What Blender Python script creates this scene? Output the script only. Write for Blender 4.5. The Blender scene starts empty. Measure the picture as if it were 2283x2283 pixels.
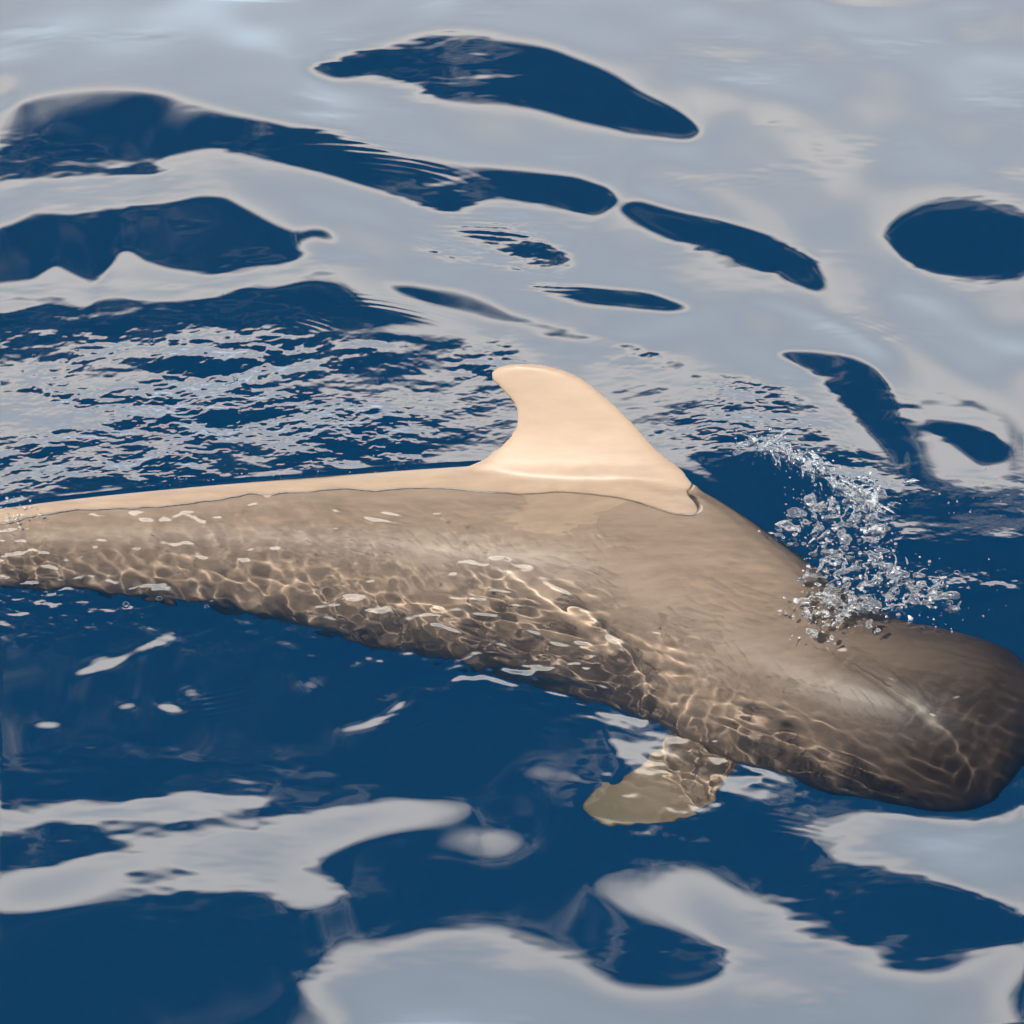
import bpy, bmesh, math, random
import numpy as np
from mathutils import Vector

random.seed(7)
RNG = np.random.default_rng(11)
S = bpy.context.scene
COL = S.collection

# ------------------------------------------------------------------ camera
CAM = Vector((0.0, -12.1, 7.0))
cam_d = bpy.data.cameras.new('camera')
cam = bpy.data.objects.new('camera', cam_d)
COL.objects.link(cam)
cam.location = CAM
cam.rotation_euler = (Vector((0, 0, 0)) - CAM).to_track_quat('-Z', 'Y').to_euler()
FOV = 2 * math.atan(1.6 / CAM.length)
cam_d.sensor_fit = 'HORIZONTAL'
cam_d.angle = FOV
cam_d.clip_start = 0.1
cam_d.clip_end = 20000
S.camera = cam

# ------------------------------------------------------------------ sky
SUN_DIR = Vector((-0.45, -0.66, 1.0)).normalized()      # towards the sun
SUN_EL = math.asin(SUN_DIR.z)
SUN_AZ = math.atan2(SUN_DIR.x, SUN_DIR.y)
EDGE = 29.5                                             # top of the cloud bank, degrees

world = bpy.data.worlds.new('World')
S.world = world
world.use_nodes = True
wn, wl = world.node_tree.nodes, world.node_tree.links
wn.clear()


def N(nodes, kind, **kw):
    n = nodes.new(kind)
    for k, v in kw.items():
        if k == 'inp':
            for i, x in v.items():
                n.inputs[i].default_value = x
        else:
            setattr(n, k, v)
    return n


def ramp(nodes, stops, interp='LINEAR'):
    r = nodes.new('ShaderNodeValToRGB')
    cr = r.color_ramp
    cr.interpolation = interp
    while len(cr.elements) < len(stops):
        cr.elements.new(0.5)
    for e, (p, c) in zip(cr.elements, stops):
        e.position = p
        e.color = tuple(c) + (1,) if len(c) == 3 else c
    return r


def build_sky():
    sky = N(wn, 'ShaderNodeTexSky', sky_type='NISHITA', sun_disc=False)
    sky.sun_elevation = SUN_EL
    sky.sun_rotation = SUN_AZ
    tc = N(wn, 'ShaderNodeTexCoord')
    sep = N(wn, 'ShaderNodeSeparateXYZ')
    wl.new(tc.outputs['Generated'], sep.inputs[0])
    asin = N(wn, 'ShaderNodeMath', operation='ARCSINE')
    wl.new(sep.outputs[2], asin.inputs[0])
    deg = N(wn, 'ShaderNodeMath', operation='MULTIPLY', inp={1: 180 / math.pi})
    wl.new(asin.outputs[0], deg.inputs[0])
    # ragged cloud tops
    n1 = N(wn, 'ShaderNodeTexNoise', inp={'Scale': 7.0, 'Detail': 7.0, 'Roughness': 0.6})
    wl.new(tc.outputs['Generated'], n1.inputs['Vector'])
    n2 = N(wn, 'ShaderNodeTexNoise', inp={'Scale': 20.0, 'Detail': 3.0, 'Roughness': 0.5})
    wl.new(tc.outputs['Generated'], n2.inputs['Vector'])

    def madd(a, m, c):
        x = N(wn, 'ShaderNodeMath', operation='MULTIPLY_ADD', inp={1: m, 2: c})
        wl.new(a, x.inputs[0])
        return x.outputs[0]

    def add(a, b, op='ADD'):
        x = N(wn, 'ShaderNodeMath', operation=op)
        wl.new(a, x.inputs[0])
        wl.new(b, x.inputs[1])
        return x.outputs[0]
    # depth below the cloud top, in degrees (positive inside the bank)
    below = madd(deg.outputs[0], -1.0, EDGE)
    below = add(below, madd(n1.outputs['Fac'], 4.0, -2.0))
    below = add(below, madd(n2.outputs['Fac'], 2.0, -1.0))
    alpha = N(wn, 'ShaderNodeMapRange', interpolation_type='SMOOTHSTEP', inp={1: -2.3, 2: 1.3, 3: 0.0, 4: 1.0})
    wl.new(below, alpha.inputs[0])
    # thin veils above the bank
    veil = N(wn, 'ShaderNodeMapRange', interpolation_type='SMOOTHSTEP', inp={1: 0.46, 2: 0.72, 3: 0.0, 4: 0.34})
    wl.new(n2.outputs['Fac'], veil.inputs[0])
    vfade = N(wn, 'ShaderNodeMapRange', interpolation_type='SMOOTHSTEP', inp={1: -6.5, 2: 0.0, 3: 0.0, 4: 1.0})
    wl.new(below, vfade.inputs[0])
    veil2 = add(veil.outputs[0], vfade.outputs[0], 'MULTIPLY')
    a2 = add(alpha.outputs[0], veil2, 'MAXIMUM')
    cr = ramp(wn, [(0.0, (1.36, 1.24, 1.09)), (0.08, (1.28, 1.175, 1.04)), (0.19, (0.92, 0.895, 0.855)),
                   (0.30, (0.74, 0.765, 0.775)), (0.45, (0.72, 0.75, 0.775)), (0.62, (0.76, 0.82, 0.87)), (0.82, (0.78, 0.92, 1.02)), (1.0, (0.8, 0.92, 1.0))])
    below2 = add(madd(deg.outputs[0], -1.0, EDGE), madd(n1.outputs['Fac'], 4.0, -2.0))
    t = madd(below2, 1 / 28.0, 0.0)
    wl.new(t, cr.inputs[0])
    skys = N(wn, 'ShaderNodeMix', data_type='RGBA', blend_type='MULTIPLY', inp={0: 1.0})
    wl.new(sky.outputs[0], skys.inputs[6])
    skys.inputs[7].default_value = (0.05, 0.05, 0.05, 1)
    cl = N(wn, 'ShaderNodeMix', data_type='RGBA', blend_type='MULTIPLY', inp={0: 1.0})
    wl.new(cr.outputs[0], cl.inputs[6])
    cl.inputs[7].default_value = (2.35, 2.35, 2.35, 1)
    mix = N(wn, 'ShaderNodeMix', data_type='RGBA')
    wl.new(a2, mix.inputs[0])
    wl.new(skys.outputs[2], mix.inputs[6])
    wl.new(cl.outputs[2], mix.inputs[7])
    bg = N(wn, 'ShaderNodeBackground', inp={'Strength': 1.0})
    wl.new(mix.outputs[2], bg.inputs[0])
    out = N(wn, 'ShaderNodeOutputWorld')
    wl.new(bg.outputs[0], out.inputs[0])


build_sky()

# ------------------------------------------------------------------ sun
sun_d = bpy.data.lights.new('sun', 'SUN')
sun_d.energy = 5.0
sun_d.angle = math.radians(0.5)
sun_d.color = (1.0, 0.93, 0.83)
sun_d.cycles.is_caustics_light = True
sun = bpy.data.objects.new('sun', sun_d)
COL.objects.link(sun)
sun.rotation_euler = (-SUN_DIR).to_track_quat('-Z', 'Y').to_euler()
sun.location = SUN_DIR * 30

S.view_settings.view_transform = 'Standard'
S.view_settings.look = 'None'
S.view_settings.gamma = 1.0
S.view_settings.exposure = 0.15
S.view_settings.use_curve_mapping = False
S.render.engine = 'CYCLES'
cy = S.cycles
cy.max_bounces = 10
cy.transmission_bounces = 8
cy.glossy_bounces = 4
cy.diffuse_bounces = 3
cy.caustics_reflective = False
cy.caustics_refractive = True
cy.blur_glossy = 0.3
cy.sample_clamp_indirect = 4.0
cy.use_denoising = True

# ------------------------------------------------------------------ picture geometry
TH = math.tan(FOV / 2)
FWD = (-CAM).normalized()
RIGHT = Vector((1, 0, 0))
UP = RIGHT.cross(FWD)
PIX = 1932.0


def ray(px, py):
    a = (px / PIX * 2 - 1) * TH
    b = (1 - py / PIX * 2) * TH
    return (FWD + RIGHT * a + UP * b).normalized()


def at_z(px, py, z=0.0):
    """Point where the sight line meets the level z; below the surface it is refracted."""
    d = ray(px, py)
    if z >= 0:
        return CAM + d * ((z - CAM.z) / d.z)
    p = CAM + d * (-CAM.z / d.z)
    eta = 1 / 1.333
    c1 = -d.z
    c2 = math.sqrt(1 - eta * eta * (1 - c1 * c1))
    r = d * eta + Vector((0, 0, 1)) * (eta * c1 - c2)
    return p + r * (z / r.z)


# ------------------------------------------------------------------ helpers
def mat(name):
    m = bpy.data.materials.new(name)
    m.use_nodes = True
    m.node_tree.nodes.clear()
    return m, m.node_tree.nodes, m.node_tree.links


def tag(o, label=None, cat=None, group=None, kind=None):
    if label: o['label'] = label
    if cat: o['category'] = cat
    if group: o['group'] = group
    if kind: o['kind'] = kind
    return o


def mesh_obj(name, verts, faces, material, smooth=True):
    me = bpy.data.meshes.new(name)
    me.from_pydata([tuple(v) for v in verts], [], faces)
    if smooth:
        me.polygons.foreach_set('use_smooth', [True] * len(me.polygons))
    me.update()
    o = bpy.data.objects.new(name, me)
    COL.objects.link(o)
    if material: me.materials.append(material)
    return o


# ------------------------------------------------------------------ materials
def water_material():
    m, n, l = mat('sea_water')
    fr = N(n, 'ShaderNodeFresnel', inp={0: 1.6})
    gl = N(n, 'ShaderNodeBsdfGlossy', inp={'Roughness': 0.0, 'Color': (1, 1, 1, 1)})
    rf = N(n, 'ShaderNodeBsdfRefraction', inp={'Roughness': 0.0, 'IOR': 1.333, 'Color': (0.98, 0.98, 0.975, 1)})
    mx = N(n, 'ShaderNodeMixShader')
    ge = N(n, 'ShaderNodeNewGeometry')
    io = N(n, 'ShaderNodeMapRange', inp={1: 0.0, 2: 1.0, 3: 1.75, 4: 1.333})   # seen from below the plain index
    l.new(ge.outputs['Backfacing'], io.inputs[0])
    l.new(io.outputs[0], fr.inputs[0])
    l.new(fr.outputs[0], mx.inputs[0])
    l.new(rf.outputs[0], mx.inputs[1])
    l.new(gl.outputs[0], mx.inputs[2])
    out = N(n, 'ShaderNodeOutputMaterial')
    l.new(mx.outputs[0], out.inputs[0])
    return m


def deep_material():
    m, n, l = mat('deep_blue_water')
    d = N(n, 'ShaderNodeBsdfDiffuse', inp={'Color': (0.0, 0.185, 0.47, 1)})
    out = N(n, 'ShaderNodeOutputMaterial')
    l.new(d.outputs[0], out.inputs[0])
    return m


def skin_material():
    m, n, l = mat('whale_skin')
    tc = N(n, 'ShaderNodeTexCoord')
    n1 = N(n, 'ShaderNodeTexNoise', inp={'Scale': 3.0, 'Detail': 6.0, 'Roughness': 0.6})
    l.new(tc.outputs['Object'], n1.inputs['Vector'])
    mp = N(n, 'ShaderNodeMapping')
    mp.inputs['Scale'].default_value = (4, 18, 18)
    l.new(tc.outputs['Object'], mp.inputs[0])
    n2 = N(n, 'ShaderNodeTexNoise', inp={'Scale': 1.6, 'Detail': 5.0, 'Roughness': 0.65})
    l.new(mp.outputs[0], n2.inputs['Vector'])
    r1 = ramp(n, [(0.3, (0.30, 0.23, 0.176)), (0.7, (0.375, 0.288, 0.22))])
    l.new(n1.outputs['Fac'], r1.inputs[0])
    r2 = ramp(n, [(0.3, (0.80, 0.78, 0.76)), (0.7, (1.08, 1.07, 1.06))])
    l.new(n2.outputs['Fac'], r2.inputs[0])
    mx = N(n, 'ShaderNodeMix', data_type='RGBA', blend_type='MULTIPLY', inp={0: 1.0})
    l.new(r1.outputs[0], mx.inputs[6])
    l.new(r2.outputs[0], mx.inputs[7])
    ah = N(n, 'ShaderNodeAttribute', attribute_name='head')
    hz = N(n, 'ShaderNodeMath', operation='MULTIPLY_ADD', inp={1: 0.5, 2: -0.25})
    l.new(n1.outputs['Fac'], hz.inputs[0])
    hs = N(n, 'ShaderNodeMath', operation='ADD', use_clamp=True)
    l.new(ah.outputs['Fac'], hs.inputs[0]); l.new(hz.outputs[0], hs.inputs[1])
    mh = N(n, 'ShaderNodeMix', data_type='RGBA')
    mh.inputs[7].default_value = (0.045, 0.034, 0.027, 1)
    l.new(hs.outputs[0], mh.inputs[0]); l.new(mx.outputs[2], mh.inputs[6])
    afl = N(n, 'ShaderNodeAttribute', attribute_name='flipper')
    mf = N(n, 'ShaderNodeMix', data_type='RGBA')
    mf.inputs[7].default_value = (0.12, 0.11, 0.072, 1)
    l.new(afl.outputs['Fac'], mf.inputs[0]); l.new(mh.outputs[2], mf.inputs[6])
    mx = mf
    at_ = N(n, 'ShaderNodeAttribute', attribute_name='fin')
    fx = N(n, 'ShaderNodeMath', operation='MULTIPLY_ADD', inp={1: 1.0})
    nz = N(n, 'ShaderNodeMath', operation='MULTIPLY_ADD', inp={1: 0.6, 2: -0.3})
    l.new(n1.outputs['Fac'], nz.inputs[0]); l.new(at_.outputs['Fac'], fx.inputs[0]); l.new(nz.outputs[0], fx.inputs[2])
    fs = N(n, 'ShaderNodeMapRange', interpolation_type='SMOOTHSTEP')
    l.new(fx.outputs[0], fs.inputs[0])
    m2 = N(n, 'ShaderNodeMix', data_type='RGBA')
    pale = N(n, 'ShaderNodeMix', data_type='RGBA', blend_type='MULTIPLY', inp={0: 0.5})
    pale.inputs[6].default_value = (0.36, 0.265, 0.193, 1)
    l.new(r2.outputs[0], pale.inputs[7])
    l.new(fs.outputs[0], m2.inputs[0]); l.new(mx.outputs[2], m2.inputs[6]); l.new(pale.outputs[2], m2.inputs[7])
    p = N(n, 'ShaderNodeBsdfPrincipled', inp={'Roughness': 0.42})
    p.inputs['Specular IOR Level'].default_value = 0.35
    l.new(m2.outputs[2], p.inputs['Base Color'])
    out = N(n, 'ShaderNodeOutputMaterial')
    l.new(p.outputs[0], out.inputs[0])
    return m


M_WATER = water_material()
M_DEEP = deep_material()
M_SKIN = skin_material()

# ------------------------------------------------------------------ the sea: where it mirrors cloud, where blue
CS = 1200 / 1932 / 2283          # crop pixel -> unit of the picture
OFF = {'A': (0, 0), 'B': (1083 / 2283, 0), 'C': (0, 1083 / 2283), 'D': (1083 / 2283, 1083 / 2283)}


def P(*segs):
    """(crop letter, x, y, x, y, ...) runs -> polygon in picture units."""
    pts = []
    for s in segs:
        ox, oy = OFF[s[0]]
        v = s[1:]
        pts += [(ox + v[i] * CS, oy + v[i + 1] * CS) for i in range(0, len(v), 2)]
    return np.array(pts)


def arc(w, *v):
    """Band of half width w along a curve given in whole-picture steps."""
    p = np.array(v, float).reshape(-1, 2)
    d = np.gradient(p, axis=0)
    d /= np.linalg.norm(d, axis=1)[:, None]
    nn = np.stack([-d[:, 1], d[:, 0]], 1)
    tw = w * np.sin(np.linspace(0.25, math.pi - 0.25, len(p)))[:, None]
    return np.vstack([p + nn * tw, (p - nn * tw)[::-1]]) / 1932.0


# (value, softness in picture units, polygon); later entries lie over earlier ones
DARK = [
    # long arcs of the swell sweeping round the whale
    (0.40, 7, arc(12, 420, 215, 640, 225, 850, 240, 1050, 270, 1250, 325, 1400, 400, 1500, 475, 1580, 560)),
    (1.7, 7, arc(13, 560, 270, 800, 285, 1000, 300, 1180, 345, 1330, 410, 1450, 480, 1540, 555)),
    (0.40, 7, arc(13, 1240, 545, 1400, 570, 1540, 600, 1670, 660, 1800, 745, 1960, 870)),
    (0.48, 9, arc(18, 1380, 330, 1520, 345, 1720, 385, 1990, 400)),
    (1.6, 8, arc(15, 1580, 500, 1700, 560, 1820, 600, 1990, 640)),
    (0.48, 9, arc(16, -60, 150, 150, 130, 350, 150, 560, 150)),
    (1.6, 8, arc(12, 300, 345, 450, 355, 620, 395, 780, 440)),
    (0.40, 6, arc(9, 420, 330, 560, 360, 700, 400, 840, 440)),
    (0.3, 12, P(('B', 300, 1310, 700, 1300, 1000, 1420, 1300, 1640, 1450, 1800, 1300, 1850, 900, 1700, 600, 1640))),
    (0.35, 12, P(('B', 1350, 1800, 1932, 1740, 2010, 1740, 2010, 1920, 1500, 1930))),
    (-1, 3, P(('A', -60, 280, 0, 290, 40, 310, 65, 350, 40, 375, 0, 385, -60, 390))),
    (-1, 2, P(('A', -80, 440, 0, 430, 60, 405, 150, 385, 250, 370, 400, 372, 500, 380, 620, 400, 720, 430, 850, 475, 950, 495, 1060, 510,
               1200, 525, 1330, 560, 1450, 595, 1600, 600, 1750, 608, 1932, 630), ('B', 330, 645, 440, 680, 470, 730, 400, 775, 280, 750, 150, 730, 0, 725),
              ('A', 1640, 770, 1600, 770, 1500, 750, 1400, 710, 1200, 665, 1000, 630, 850, 605, 740, 595, 650, 610, 570, 620, 585, 650, 570, 668, 400, 672,
               300, 668, 150, 668, 60, 690, 0, 695, -80, 700))),
    (-1, 2, P(('A', -80, 830, 0, 820, 60, 800, 120, 770, 250, 780, 450, 770, 620, 760, 720, 745, 820, 755, 880, 790, 950, 830, 1010, 860, 1070, 880,
               1120, 865, 1180, 865, 1215, 915, 1190, 920, 1130, 900, 1080, 930, 1110, 975, 1050, 1000, 960, 1000, 850, 1020, 700, 1010, 600, 990,
               520, 960, 470, 920, 430, 920, 410, 970, 350, 1030, 310, 1020, 250, 990, 200, 960, 130, 1010, 0, 1020, -80, 1020))),
    (-1, 2, P(('A', -80, 1130, 0, 1120, 80, 1105, 160, 1085, 250, 1095, 310, 1105, 340, 1075, 450, 1075, 600, 1090, 780, 1085, 880, 1060, 1000, 1060,
               1080, 1050, 1200, 1060, 1290, 1110, 1320, 1140, 1420, 1150, 1560, 1180, 1700, 1210, 1820, 1250, 1932, 1290, 1932, 1640, 1500, 1660,
               900, 1720, 0, 1810, -80, 1810))),
    (-0.46, 12, P(('A', -80, 1230, 250, 1230, 600, 1240, 900, 1230, 1050, 1270, 1300, 1290, 1744, 1300, 1860, 1330, 1860, 1600, 1500, 1620, 900, 1640, 300, 1700, -80, 1780))),
    (-1, 2, P(('A', 1370, 1060, 1480, 1055, 1650, 1065, 1760, 1100, 1830, 1140, 1932, 1170), ('B', 300, 1200, 400, 1240, 560, 1290, 630, 1325,
              560, 1315, 440, 1260, 350, 1240, 200, 1215, 0, 1175), ('A', 1700, 1160, 1550, 1130, 1430, 1095))),
    (-1, 2, P(('A', 1600, 840, 1700, 830, 1800, 840, 1932, 880), ('B', 270, 895, 320, 950, 280, 980, 180, 970, 100, 930, 0, 880), ('A', 1690, 860))),
    (-1, 3, P(('A', 1090, 280, 1180, 240, 1300, 210, 1450, 175, 1600, 150), ('B', 0, 150, 100, 180, 250, 210, 400, 270, 560, 360, 680, 420, 740, 455,
              775, 490, 730, 510, 600, 490, 450, 460, 300, 435, 150, 405, 0, 398), ('A', 1700, 400, 1600, 390, 1500, 330, 1400, 300, 1300, 290, 1200, 305))),
    (-1, 3, P(('B', 480, 740, 560, 735, 700, 790, 850, 830, 1000, 880, 1120, 930, 1180, 980, 1215, 1080, 1150, 1050, 1040, 990, 900, 945, 750, 900,
               600, 840, 520, 790))),
    (-1, 5, P(('B', 1450, 860, 1480, 820, 1600, 790, 1750, 785, 1932, 800, 2010, 810, 2010, 960, 1932, 965, 1800, 970, 1650, 970, 1530, 945, 1470, 900))),
    (-1, 2, P(('B', 140, 1015, 300, 1035, 450, 1060, 600, 1080, 700, 1115, 750, 1135, 660, 1145, 500, 1120, 350, 1100, 230, 1070))),
    (-1, 2, P(('B', 1030, 1310, 1100, 1305, 1200, 1320, 1330, 1350, 1400, 1390, 1440, 1440, 1480, 1540, 1505, 1650, 1490, 1710, 1420, 1640, 1350, 1570,
               1280, 1490, 1200, 1400, 1120, 1350))),
    (-1, 2, P(('B', 1570, 1560, 1700, 1570, 1800, 1600, 1870, 1650, 1850, 1690, 1770, 1700, 1700, 1640, 1630, 1600))),
    (-1, 2, P(('B', 700, 1670, 800, 1665, 900, 1670, 1000, 1700, 1100, 1720, 1200, 1760, 1300, 1820, 1440, 1880), ('D', 1460, 190, 1600, 240, 1750, 225,
              1932, 185, 2010, 170, 2010, 900, 1700, 700, 1100, 400, 800, 0))),
    (-1, 2, P(('B', 640, 1490, 700, 1520, 770, 1570, 830, 1610, 780, 1620, 720, 1590, 680, 1540))),
    (-1, 2, P(('B', 1030, 1495, 1090, 1520, 1110, 1570, 1180, 1610, 1250, 1660, 1310, 1720, 1270, 1715, 1200, 1650, 1130, 1600, 1070, 1550))),
    (-1, 2, P(('B', 760, 1420, 850, 1470, 900, 1520, 910, 1555, 850, 1530, 800, 1470))),
    (-1, 2, P(('B', 630, 1340, 700, 1350, 715, 1375, 640, 1355))),
    # the whale's side of the sea
    (-1, 2, P(('A', -80, 1790), ('C', 300, 60, 900, 0, 1400, -40), ('D', 0, -20, 700, -20, 1000, 120, 1700, 300, 2010, 300, 2010, 2010, -1900, 2010))),
]
LIGHT = [
    (1, 3, P(('A', -80, 1380, 0, 1380, 300, 1420, 600, 1500, 850, 1570, 600, 1590, 300, 1560, 0, 1520, -80, 1500))),
    (0.6, 3, P(('A', 830, 1210, 950, 1200, 1080, 1250, 1150, 1320, 1230, 1370, 1150, 1370, 1060, 1310, 950, 1250))),
    (0.8, 2, P(('A', 1190, 1230, 1400, 1205, 1600, 1200, 1744, 1230, 1650, 1230, 1450, 1225, 1280, 1245))),
    (1, 3, P(('C', -80, 1140, 0, 1135, 100, 1130, 180, 1120, 260, 1075, 330, 1060, 430, 1080, 550, 1070, 640, 1040, 720, 1035, 790, 1055, 950, 1065, 930, 1100,
              860, 1130, 750, 1140, 640, 1145, 500, 1130, 400, 1130, 330, 1145, 250, 1160, 170, 1150, 80, 1180, 0, 1190, -80, 1195))),
    (1, 4, P(('C', -80, 1370, 0, 1355, 200, 1315, 400, 1265, 550, 1235, 660, 1190, 760, 1155, 900, 1130, 1100, 1110, 1250, 1085, 1430, 1060, 1600, 1055,
              1690, 1065, 1690, 1100, 1620, 1130, 1400, 1180, 1260, 1220, 1170, 1265, 1130, 1310, 1180, 1350, 1240, 1380, 1200, 1440, 1100, 1480, 1020, 1470,
              930, 1410, 850, 1400, 700, 1430, 500, 1440, 300, 1465, 100, 1490, 0, 1495, -80, 1500))),
    (0.1, 9, P(('C', 1250, 1380, 1400, 1310, 1500, 1220, 1600, 1150, 1700, 1120, 1700, 1180, 1600, 1260, 1450, 1310, 1300, 1400))),
    (0.75, 10, P(('C', 1600, 1225, 1700, 1180, 1850, 1160, 1900, 1210, 1870, 1260, 1750, 1280, 1600, 1260))),
    (1, 7, P(('D', -679, 1760, -614, 1690, -494, 1600, -344, 1560, -144, 1530, 0, 1520, 120, 1545, 280, 1610, 380, 1680, 450, 1740, 560, 1750, 700, 1750,
              830, 1710, 880, 1660, 830, 1610, 720, 1550, 600, 1500, 500, 1460, 440, 1410, 380, 1390, 400, 1340, 600, 1295, 850, 1300, 1000, 1340,
              1080, 1400, 1150, 1390, 1260, 1420, 1300, 1500, 1320, 1580, 1450, 1560, 1600, 1590, 1800, 1600, 1932, 1590, 2010, 1590, 2010, 2010, -500, 2010,
              -520, 1860, -600, 1830))),
    (0.05, 9, P(('D', 1040, 1400, 1150, 1400, 1250, 1430, 1290, 1530, 1200, 1550, 1080, 1500))),
    (0.0, 9, P(('D', 1330, 1600, 1500, 1580, 1700, 1620, 1650, 1690, 1500, 1690))),
    (1.6, 7, P(('D', 1000, 1090, 1130, 1090, 1300, 1055, 1500, 1070, 1700, 1090, 1932, 1060, 2010, 1050, 2010, 1600, 1932, 1560, 1850, 1510, 1700, 1420,
              1550, 1360, 1400, 1320, 1280, 1290, 1180, 1240, 1100, 1180))),
    (1.1, 4, P(('D', 420, 740, 560, 770, 720, 830, 650, 920, 560, 990, 500, 920, 430, 820))),
    (1.4, 4, P(('D', 840, 1020, 900, 930, 980, 900, 1050, 910, 1130, 1000, 1050, 1030, 950, 1035))),
    (1, 1.2, P(('C', 250, 630, 350, 590, 440, 560, 560, 500, 635, 475, 600, 510, 480, 545, 400, 600, 300, 625))),
    (1, 1.2, P(('C', 280, 590, 410, 545, 360, 575))),
    (1, 1.2, P(('C', 1190, 815, 1300, 790, 1400, 740, 1465, 690, 1420, 750, 1330, 795, 1230, 815))),
    (1, 1.2, P(('C', 400, 745, 450, 730, 500, 725, 470, 740))),
    (1, 1.2, P(('C', 550, 730, 610, 725, 665, 750, 600, 750))),
    (1, 1.2, P(('C', 95, 815, 150, 800, 235, 800, 180, 815))),
    (1, 1.2, P(('C', 1000, 520, 1060, 515, 1080, 525, 1020, 530))),
    (0.5, 3, P(('C', 635, 690, 680, 665, 730, 680, 690, 700))),
    (0.5, 3, P(('C', 1075, 650, 1110, 635, 1165, 655, 1110, 670))),
    (0.2, 3, P(('C', 1650, 740, 1720, 700, 1790, 680, 1740, 715))),
    (1.9, 5, P(('B', 330, 545, 520, 570, 650, 615, 560, 610, 430, 585))),
    (1.9, 5, P(('B', 880, 1075, 1050, 1095, 1150, 1135, 1260, 1185, 1330, 1255, 1500, 1340, 1400, 1320, 1280, 1250, 1150, 1175, 1000, 1125))),
    (1.9, 6, P(('B', 1600, 1170, 1750, 1190, 2010, 1290, 2010, 1320, 1850, 1260))),
    (1.5, 10, P(('B', 1020, 70, 1420, 70, 1420, 230, 1020, 230))),
    (1.5, 10, P(('B', 1780, 560, 2010, 560, 2010, 660, 1780, 660))),
    (1.8, 6, P(('A', -80, 190, 60, 195, 200, 215, 60, 240, -80, 245))),
    (1.7, 6, P(('A', 620, 400, 800, 425, 1150, 440, 1000, 460, 800, 455))),
    (1.7, 6, P(('A', 820, 710, 1000, 740, 1100, 790, 1500, 850, 1450, 880, 1100, 820, 900, 760))),
    (0.1, 7, P(('D', 0, 1010, 180, 930, 300, 980, 370, 970, 330, 1010, 150, 980, 0, 1060))),
]
# choppy water: (strength, softness, polygon)
CHOP = [
    (1.0, 14, P(('A', -80, 1210, 250, 1220, 600, 1230, 900, 1230, 1050, 1260, 1300, 1260, 1744, 1290, 1860, 1320, 1860, 1620, 1500, 1640, 900, 1700, -80, 1830))),
    (0.45, 14, P(('B', 300, 1310, 700, 1300, 1000, 1420, 1300, 1640, 1450, 1800, 1300, 1850, 900, 1700, 600, 1640))),
    (0.45, 12, P(('B', 1350, 1800, 1932, 1740, 2010, 1740, 2010, 1950, 1400, 1930))),
    (0.3, 10, P(('A', 1450, 760, 1932, 800), ('B', 320, 1000, 0, 1030), ('A', 1500, 1000))),
    (1.7, 8, P(('D', 1060, 100, 1400, 60, 1560, 240, 1720, 420, 1600, 470, 1200, 450))),
    (0.5, 6, P(('D', 1500, 200, 1932, 230, 1900, 420, 1700, 450))),
]
# fine ripples lensing the sun on to the whale
WEB = [
    (1.05, 14, P(('C', -80, 100, 900, 20, 1200, 10, 1300, 250, 1100, 420, 900, 440, 0, 420, -80, 420))),
    (0.8, 14, P(('C', 1000, 60, 1400, 20, 1750, 60), ('D', 200, 160, 500, 380, 900, 520, 1200, 700, 1400, 1000, 1100, 1000, 600, 800, -100, 680), ('C', 1200, 560, 900, 450))),
    (0.3, 14, P(('B', -100, 1690, 700, 1720), ('D', 900, 200, 1000, 420, 500, 420, -100, 160))),
    (0.5, 14, P(('D', 300, 200, 900, 200, 1150, 480, 1900, 700, 1900, 1100, 1400, 1050, 1200, 700, 700, 480))),
]

# raster of the picture with a margin
RES = 900
MARG = 0.06
NP_ = int(RES * (1 + 2 * MARG))


def raster(poly, n=NP_):
    """Even-odd fill of a polygon on the margin-padded picture raster."""
    pts = (poly + MARG) * RES
    m = np.zeros((n, n), bool)
    xs, ys = pts[:, 0], pts[:, 1]
    y0, y1 = max(0, int(ys.min())), min(n - 1, int(ys.max()) + 1)
    k = len(pts)
    for r in range(y0, y1 + 1):
        yc = r + 0.5
        hits = []
        for i in range(k):
            a, b = i, (i + 1) % k
            if (ys[a] <= yc) != (ys[b] <= yc):
                hits.append(xs[a] + (yc - ys[a]) / (ys[b] - ys[a]) * (xs[b] - xs[a]))
        hits.sort()
        for a, b in zip(hits[::2], hits[1::2]):
            m[r, max(0, int(round(a))):max(0, min(n, int(round(b))))] = True
    return m


def gblur(a, s):
    pad = int(4 * s) + 2
    b = np.pad(a, pad, mode='edge')
    fy = np.fft.fftfreq(b.shape[0])[:, None]
    fx = np.fft.rfftfreq(b.shape[1])[None, :]
    g = np.exp(-2 * (math.pi * s) ** 2 * (fx * fx + fy * fy))
    r = np.fft.irfft2(np.fft.rfft2(b) * g, s=b.shape)
    return r[pad:-pad, pad:-pad]


def composite(base, layers):
    f = base
    for val, soft, poly in layers:
        m = raster(poly).astype(float)
        m = gblur(m, soft * 1.2)
        f = f * (1 - m) + val * m
    return f


F = composite(np.ones((NP_, NP_)), DARK + LIGHT)
F1 = gblur(F, 2.0)
MAG = sum(w * np.clip(np.sign(F1) * gblur(F, sg), 0, 1) for w, sg in ((0.05, 5.0), (0.25, 16.0), (0.85, 48.0)))
F = F1 * np.where(F1 > 0, 0.08 + MAG, 0.55 + 0.6 * MAG)
CH = composite(np.zeros((NP_, NP_)), CHOP)
CW = composite(np.zeros((NP_, NP_)), WEB)
CL = composite(np.zeros((NP_, NP_)), [(0.75, 14, P(('D', 330, 1000, 700, 800, 1000, 850, 880, 1180, 500, 1230, 330, 1180)))])

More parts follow.
